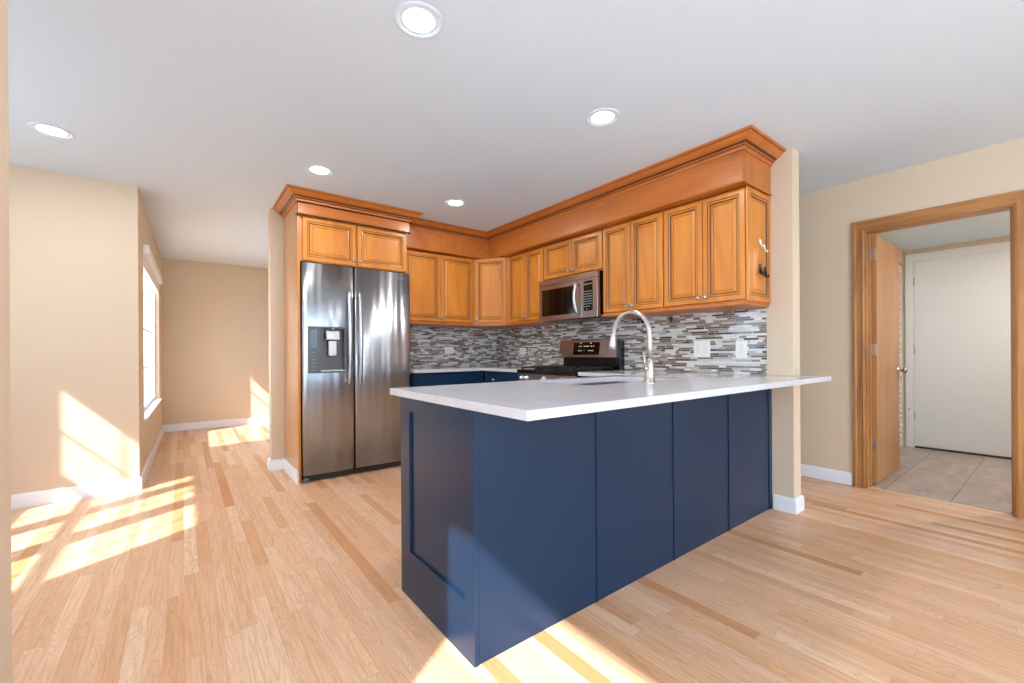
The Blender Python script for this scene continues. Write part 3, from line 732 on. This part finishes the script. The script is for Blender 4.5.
for gx in (0.03, 0.265, 0.50):
    b = BM(); wgr = 0.226; z_ = 0.948
    for yy in (0.03, 0.52): box(b, gx, gx + wgr, yy, yy + 0.012, z_ - 0.012, z_)
    for xx in (gx, gx + wgr - 0.012): box(b, xx, xx + 0.012, 0.03, 0.532, z_ - 0.012, z_)
    box(b, gx + wgr / 2 - 0.006, gx + wgr / 2 + 0.006, 0.03, 0.53, z_ - 0.012, z_ + 0.002)
    for yy in (0.15, 0.275, 0.40): box(b, gx, gx + wgr, yy, yy + 0.010, z_ - 0.012, z_ + 0.003)
    for xx in (gx, gx + wgr - 0.012):
        for yy in (0.03, 0.52): box(b, xx, xx + 0.012, yy, yy + 0.012, 0.922, z_)
    obj('burner_grate', b, 'iron', rg)
for (gx, gy) in ((0.143, 0.15), (0.143, 0.40), (0.378, 0.275), (0.613, 0.15), (0.613, 0.40)):
    b = BM(); lathe(b, [(0, 0.045), (0.006, 0.045), (0.008, 0.032), (0.014, 0.032), (0.016, 0)], (gx, gy, 0.922), (0, 0, 1), 24); obj('burner', b, 'iron', rg)
# backguard
b = BM(); box(b, 0.03, 0.755, 0.585, 0.655, 0.90, 1.19, 0, 0.004); bgd = obj('backguard', b, 'black', rg)
b = BM()
pr = [(0.548, 1.035), (0.556, 1.030), (0.60, 1.030), (0.60, 1.205), (0.585, 1.208), (0.570, 1.200)]
va = [b.verts.new((0.0, y_, z_)) for y_, z_ in pr]; vb = [b.verts.new((0.735, y_, z_)) for y_, z_ in pr]
b.faces.new(va[::-1]); b.faces.new(vb)
for i in range(len(pr)): b.faces.new((va[i], va[(i + 1) % len(pr)], vb[(i + 1) % len(pr)], vb[i]))
cpn = obj('control_panel', b, 'steel2', bgd)
def on_panel(x0, x1, s0, s1, mat, name, par, lift=0.0012):
    b = BM(); a0 = Vector((0, 0.548, 1.035)); a1 = Vector((0, 0.570, 1.200)); n_ = Vector((0, -(1.2 - 1.035), 0.022)).normalized()
    q = [a0.lerp(a1, s) + n_ * lift + Vector((x, 0, 0)) for x, s in ((x0, s0), (x1, s0), (x1, s1), (x0, s1))]
    q2 = [a0.lerp(a1, s) + n_ * (lift - 0.0011) + Vector((x, 0, 0)) for x, s in ((x0, s0), (x1, s0), (x1, s1), (x0, s1))]
    f = [b.verts.new(v) for v in q]; f2 = [b.verts.new(v) for v in q2]; b.faces.new(f); b.faces.new(f2[::-1])
    for i in range(4): b.faces.new((f[i], f[(i + 1) % 4], f2[(i + 1) % 4], f2[i]))
    return obj(name, b, mat, par)
on_panel(0.20, 0.54, 0.14, 0.88, 'bglass', 'display', bgd)
for i, (xx, s) in enumerate([(0.28 + 0.02 * k, 0.42) for k in range(2)] + [(0.41 + 0.022 * k, 0.42) for k in range(4)] + [(0.285 + 0.02 * k, 0.66) for k in range(10)]):
    pass
a0 = Vector((0, 0.548, 1.035)); a1 = Vector((0, 0.570, 1.200)); n_ = Vector((0, -0.165, 0.022)).normalized()
for (xx, s, wd_) in [(0.27, 0.36, 0.013), (0.287, 0.36, 0.013), (0.305, 0.36, 0.013), (0.345, 0.36, 0.006), (0.40, 0.36, 0.013), (0.417, 0.36, 0.013), (0.434, 0.36, 0.013), (0.451, 0.36, 0.018),
                     (0.28, 0.62, 0.016), (0.30, 0.62, 0.010), (0.34, 0.62, 0.02), (0.365, 0.62, 0.02), (0.39, 0.62, 0.02), (0.43, 0.62, 0.02), (0.46, 0.62, 0.016), (0.29, 0.80, 0.02), (0.42, 0.80, 0.02)]:
    c_ = a0.lerp(a1, s) + n_ * 0.0018 + Vector((xx, 0, 0)); u_ = (a1 - a0).normalized() * 0.008
    b = BM(); vs = [b.verts.new(v) for v in (c_, c_ + Vector((wd_ * 0.8, 0, 0)), c_ + Vector((wd_ * 0.8, 0, 0)) + u_, c_ + u_)]; b.faces.new(vs); obj('display_digit', b, 'led', bgd)
on_panel(0.012, 0.035, 0.10, 0.20, 'print', 'badge', bgd)

# ------------------------------------------------------------------ base cabinets
def blue_rings(i1): return [(0, 0, 0), (0, 0.017, 0), (0.002, 0.019, 0), (i1, 0.019, 0), (i1 + 0.004, 0.010, 0)]
def blue_front(par, x0, x1, z0, z1, yb, name, knob=None):
    b = BM(); rings_panel(b, x0, x1, z0, z1, yb, blue_rings(0.05 if z1 - z0 > 0.25 else 0.002)); d = obj(name, b, 'blue', par)
    if knob:
        b = BM(); lathe(b, [(0, 0.007), (0.012, 0.006), (0.016, 0.014), (0.024, 0.015), (0.028, 0.0)], (knob[0], yb - 0.018, knob[1]), (0, -1, 0), 16); obj('knob', b, 'chrome', d)
bc = thing('base_cabinet', 'navy base cabinet run between refrigerator and corner', 'cabinet', (1.775, 3.88, 0))
b = BM(); prism(b, [(0, 0), (0.81, 0), (0.81, 0.60), (0, 0.60)], 0.1, 0.888); box(b, 0.0, 0.81, 0.05, 0.6, 0.0, 0.1); obj('cabinet_body', b, 'blue', bc)
blue_front(bc, 0.006, 0.60, 0.71, 0.875, 0.0, 'drawer'); blue_front(bc, 0.006, 0.60, 0.11, 0.70, 0.0, 'door'); blue_front(bc, 0.61, 0.80, 0.11, 0.875, 0.0, 'filler_panel')
bc = thing('base_cabinet', 'navy base cabinet with small knob between corner and range', 'cabinet', (2.61, 3.86, 0), FACE_L)
b = BM(); box(b, 0.0, 0.628, 0, 0.60, 0.1, 0.888); box(b, 0, 0.628, 0.05, 0.6, 0, 0.1); obj('cabinet_body', b, 'blue', bc)
blue_front(bc, 0.03, 0.622, 0.71, 0.875, 0.0, 'drawer', (0.19, 0.80)); blue_front(bc, 0.03, 0.622, 0.11, 0.70, 0.0, 'door')
bc = thing('base_cabinet', 'navy base cabinet between range and peninsula', 'cabinet', (2.61, 2.437, 0), FACE_L)
b = BM(); box(b, 0.0, 0.55, 0, 0.60, 0.1, 0.888); box(b, 0, 0.55, 0.05, 0.6, 0, 0.1); obj('cabinet_body', b, 'blue', bc)
blue_front(bc, 0.006, 0.54, 0.71, 0.875, 0.0, 'drawer', (0.27, 0.80)); blue_front(bc, 0.006, 0.54, 0.11, 0.70, 0.0, 'door')

pn = thing('peninsula_cabinet', 'navy peninsula cabinet with flat back panels and framed end', 'cabinet', (0.79, 1.245, 0))
b = BM(); box(b, 0.020, 2.41, 0.016, 0.034, 0.0, 0.888); box(b, 0.020, 0.038, 0.034, 0.60, 0, 0.888); box(b, 2.39, 2.41, 0.034, 0.60, 0, 0.888)
box(b, 0.038, 2.39, 0.034, 0.60, 0.09, 0.11); box(b, 0.038, 2.39, 0.582, 0.60, 0.11, 0.888); obj('cabinet_body', b, 'blue', pn)
cuts = [0.0205, 0.629, 1.224, 1.818, 2.385]
for i in range(4):
    b = BM(); box(b, cuts[i] + (0.004 if i else 0), cuts[i + 1] - 0.004, 0.002, 0.0155, 0.0, 0.8885, 0, 0.001); obj('back_panel', b, 'blue', pn)
for c_ in (0.629, 1.224, 1.818):
    b = BM(); box(b, c_ - 0.0035, c_ + 0.0035, -0.004, 0.0155, 0.0, 0.8885, 0, 0.0012); obj('batten', b, 'blue', pn)
b = BM(); box(b, 2.386, 2.428, -0.004, 0.0155, 0.0, 0.8885, 0, 0.0015); obj('scribe_moulding', b, 'blue', pn)
# end panel: framed, faces -X
b = BM(); rows = []
y0, y1, z0, z1 = 0.0, 0.618, 0.0, 0.8885
ya, yb_, za, zb = 0.062, 0.528, 0.205, 0.828
fr0 = [(0.0, y0, z0), (0.0, y1, z0), (0.0, y1, z1), (0.0, y0, z1)]
in0 = [(0.0, ya, za), (0.0, yb_, za), (0.0, yb_, zb), (0.0, ya, zb)]
in1 = [(0.011, ya + 0.001, za + 0.001), (0.011, yb_ - 0.001, za + 0.001), (0.011, yb_ - 0.001, zb - 0.001), (0.011, ya + 0.001, zb - 0.001)]
A = [b.verts.new(v) for v in fr0]; B_ = [b.verts.new(v) for v in in0]; C_ = [b.verts.new(v) for v in in1]; D_ = [b.verts.new((0.0195, v[1], v[2])) for v in fr0]
for k in range(4):
    b.faces.new((A[k], A[(k + 1) % 4], B_[(k + 1) % 4], B_[k])); b.faces.new((B_[k], B_[(k + 1) % 4], C_[(k + 1) % 4], C_[k])); b.faces.new((A[k], A[(k + 1) % 4], D_[(k + 1) % 4], D_[k]))
b.faces.new(C_); b.faces.new(D_)
obj('end_panel', b, 'blue', pn)

# ------------------------------------------------------------------ countertops
def slab_hole(bm, x0, x1, y0, y1, z0, z1, hole=None, extra=None):
    pass
sx0, sx1, sy0, sy1 = 1.60, 2.28, 1.44, 1.82
ct = BM()
xsn = [0.768, sx0, sx1, 2.58, 3.209, 3.325]; ysn = [0.928, 1.098, sy0, sy1, 1.94, 2.458]
cells = [(i, j) for i in range(5) for j in range(5) if not (j == 4 and i < 3) and not (i == 1 and j == 2) and not (i == 4 and j > 0)]
vt = {}
def vv(i, j, z_):
    if (i, j, z_) not in vt: vt[i, j, z_] = ct.verts.new((xsn[i], ysn[j], z_))
    return vt[i, j, z_]
for i, j in cells:
    ct.faces.new([vv(i, j, .92), vv(i + 1, j, .92), vv(i + 1, j + 1, .92), vv(i, j + 1, .92)])
    ct.faces.new([vv(i, j, .8895), vv(i, j + 1, .8895), vv(i + 1, j + 1, .8895), vv(i + 1, j, .8895)])
    for (a, c_), (p_, q_) in (((-1, 0), ((i, j), (i, j + 1))), ((1, 0), ((i + 1, j), (i + 1, j + 1))), ((0, -1), ((i, j), (i + 1, j))), ((0, 1), ((i, j + 1), (i + 1, j + 1)))):
        if (i + a, j + c_) not in cells:
            ct.faces.new([vv(*p_, .92), vv(*q_, .92), vv(*q_, .8895), vv(*p_, .8895)])
o = obj('countertop', ct, 'quartz'); tag(o, 'white quartz countertop on the navy peninsula with sink cutout', 'countertop')
bv = o.modifiers.new('bevel', 'BEVEL'); bv.width = 0.0025; bv.segments = 2; bv.limit_method = 'ANGLE'
b = BM(); prism(b, [(1.776, 3.85), (2.58, 3.85), (2.58, 3.228), (XW - 0.012, 3.228), (XW - 0.012, YK - 0.008), (1.776, YK - 0.008)], 0.8895, 0.92)
o = obj('countertop', b, 'quartz'); tag(o, 'white quartz countertop in the back corner beside refrigerator', 'countertop')
bv = o.modifiers.new('bevel', 'BEVEL'); bv.width = 0.0025; bv.segments = 2; bv.limit_method = 'ANGLE'

# sink
sk = BM(); t_ = 0.004; zt_, zb_ = 0.889, 0.70
box(sk, sx0 - 0.02, sx1 + 0.02, sy0 - 0.02, sy0 - 0.004, zt_ - 0.004, zt_); box(sk, sx0 - 0.02, sx1 + 0.02, sy1 + 0.004, sy1 + 0.02, zt_ - 0.004, zt_)
box(sk, sx0 - 0.006, sx0 - 0.002, sy0 - 0.006, sy1 + 0.006, zb_, zt_); box(sk, sx1 + 0.002, sx1 + 0.006, sy0 - 0.006, sy1 + 0.006, zb_, zt_)
box(sk, sx0 - 0.006, sx1 + 0.006, sy0 - 0.006, sy0 - 0.002, zb_, zt_); box(sk, sx0 - 0.006, sx1 + 0.006, sy1 + 0.002, sy1 + 0.006, zb_, zt_)
box(sk, sx0 - 0.006, sx1 + 0.006, sy0 - 0.006, sy1 + 0.006, zb_ - 0.004, zb_)
sk_t = thing('sink', 'undermount stainless sink set in the peninsula countertop', 'sink', (0, 0, 0))
obj('bowl', sk, 'steel2', sk_t)
b = BM(); lathe(b, [(0, 0.045), (0.003, 0.045), (0.003, 0.03), (-0.002, 0.02), (-0.002, 0)], ((sx0 + sx1) / 2, (sy0 + sy1) / 2, zb_), (0, 0, 1), 24); obj('drain', b, 'chrome', sk_t)

# faucet: arc over the sink, towards +Y
fx_, fy_ = 1.942, 1.335
ft = thing('faucet', 'brushed nickel gooseneck pull down faucet beside the sink', 'faucet', (fx_, fy_, 0.92))
b = BM(); lathe(b, [(0, 0.031), (0.006, 0.031), (0.010, 0.026), (0.045, 0.024), (0.12, 0.0225), (0.125, 0.019), (0.13, 0.0)], (0, 0, 0), (0, 0, 1), 24); obj('faucet_body', b, 'chrome', ft)
b = BM(); pts = [(0, 0, 0.12), (0, 0, 0.19), (0, 0, 0.255)]
rr_ = 0.118
for i in range(1, 15):
    a = math.pi * i / 14; pts.append((0, rr_ - rr_ * math.cos(a), 0.262 + 1.0 * rr_ * math.sin(a)))
pts.append((0, 0.238, 0.245))
tube(b, pts, 0.0135, 16, cap=True); obj('spout', b, 'chrome', ft, smooth=True)
b = BM(); tube(b, [(0, 0.237, 0.262), (0, 0.240, 0.245), (0, 0.243, 0.215), (0, 0.245, 0.20), (0, 0.2465, 0.168)], [0.0155, 0.016, 0.021, 0.022, 0.020], 16); obj('spray_head', b, 'steel3', ft, smooth=True)
b = BM(); tube(b, [(-0.018, 0, 0.078), (-0.045, 0.0, 0.078)], 0.0125, 14); tube(b, [(-0.040, 0, 0.078), (-0.046, 0.0, 0.11), (-0.049, 0, 0.165)], [0.006, 0.0055, 0.0065], 10); obj('handle', b, 'chrome', ft, smooth=True)

# ------------------------------------------------------------------ backsplash
b = BM(); box(b, XW - 0.008, XW - 0.0005, 1.272, YK + 0.02, 0.9215, 1.44); struct('trim_3', b, 'mosy', 'linear mosaic backsplash on the range wall', 'backsplash')
b = BM(); box(b, 1.772, XW - 0.009, YK - 0.0, YK + 0.029, 0.9215, 1.44); struct('trim_4', b, 'mosx', 'linear mosaic backsplash beside the refrigerator', 'backsplash')

# outlets and switches
def plate(label, cat, loc, rz, wd, h, kind):
    t = thing('wall_plate', label, cat, loc, rz, None)
    b = BM(); box(b, -wd / 2, wd / 2, -0.006, 0.0, -h / 2, h / 2, 0, 0.002, 2); obj('cover', b, 'plate', t)
    b = BM(); b2 = None
    if kind == 'double':
        for s in (-1, 1): box(b, s * wd * 0.22 - 0.016, s * wd * 0.22 + 0.016, -0.0085, -0.005, -h * 0.27, h * 0.27, 0, 0.001)
        obj('rocker', b, 'wdoor', t)
    elif kind == 'single':
        box(b, -0.016, 0.016, -0.0085, -0.005, -h * 0.28, h * 0.28, 0, 0.001); obj('rocker', b, 'wdoor', t)
    else:
        w2 = wd / 2
        for s in (-1, 1):
            if kind == 'outlet': box(b, -0.016, 0.016, -0.008, -0.005, s * h * 0.2 - 0.014, s * h * 0.2 + 0.014, 0, 0.002)
            else: box(b, s * wd * 0.2 - 0.014, s * wd * 0.2 + 0.014, -0.008, -0.005, -0.016, 0.016, 0, 0.002)
        obj('socket', b, 'wdoor', t)
        for s in (-1, 1):
            cx_, cz_ = (0, s * h * 0.2) if kind == 'outlet' else (s * wd * 0.2, 0)
            for e in (-0.006, 0.006):
                b = BM(); box(b, cx_ + e - 0.001, cx_ + e + 0.001, -0.0085, -0.0075, cz_ - 0.005, cz_ + 0.005); obj('socket_slot', b, 'darkgrey', t)
plate('double white switch plate on mosaic right of the faucet', 'switch', (XW - 0.0085, 1.735, 1.102), FACE_L, 0.132, 0.128, 'double')
plate('single white switch plate on mosaic nearest the wall end', 'switch', (XW - 0.0085, 1.437, 1.100), FACE_L, 0.080, 0.125, 'single')
plate('sideways white outlet on mosaic left of the range', 'outlet', (XW - 0.0085, 3.955, 1.10), FACE_L, 0.118, 0.08, 'sideways')
plate('sideways white outlet on mosaic beside refrigerator', 'outlet', (2.51, YK - 0.0005, 1.115), 0, 0.12, 0.078, 'sideways')
for k, (yy, lb) in enumerate(((2.0, 'black round cord clip on mosaic right of faucet arch'), (2.27, 'black round cord clip on mosaic inside faucet arch'))):
    b = BM(); lathe(b, [(0, 0.017), (0.005, 0.018), (0.014, 0.015), (0.017, 0.008), (0.017, 0)], (0, 0, 0), (-1, 0, 0), 20)
    o = obj('cord_clip', b, 'black', None, smooth=True, loc=(XW - 0.0085, yy, 1.35)); tag(o, lb, 'clip')

# hooks on the cabinet end panel
def hook(x, z_, mat, label, black):
    b = BM()
    if black:
        box(b, -0.013, 0.013, -0.005, 0, -0.005, 0.062, 0, 0.003, 2); tube(b, [(0, -0.004, 0.03), (0, -0.010, 0.0), (0, -0.014, -0.012), (0, -0.022, -0.010), (0, -0.025, 0.008)], 0.006, 10)
    else:
        tube(b, [(0, -0.003, 0.045), (0.003, -0.006, 0.02), (0.004, -0.012, 0.0), (0.004, -0.018, -0.004), (0.004, -0.022, 0.010)], 0.0032, 8); box(b, -0.008, 0.008, -0.003, 0, 0.02, 0.05, 0, 0.001)
    o = obj('hook', b, mat, None, loc=(x, 1.2370, z_)); tag(o, label, 'hook')
for x_, z_, mt, lb, bl in ((3.035, 1.60, 'black', 'left black hook on maple cabinet end panel', True), (3.105, 1.588, 'black', 'right black hook on maple cabinet end panel', True),
                       (3.035, 1.775, 'plate', 'left small white hook above the black hooks', False), (3.10, 1.75, 'plate', 'right small white hook above the black hooks', False)):
    hook(x_, z_, mt, lb, bl)
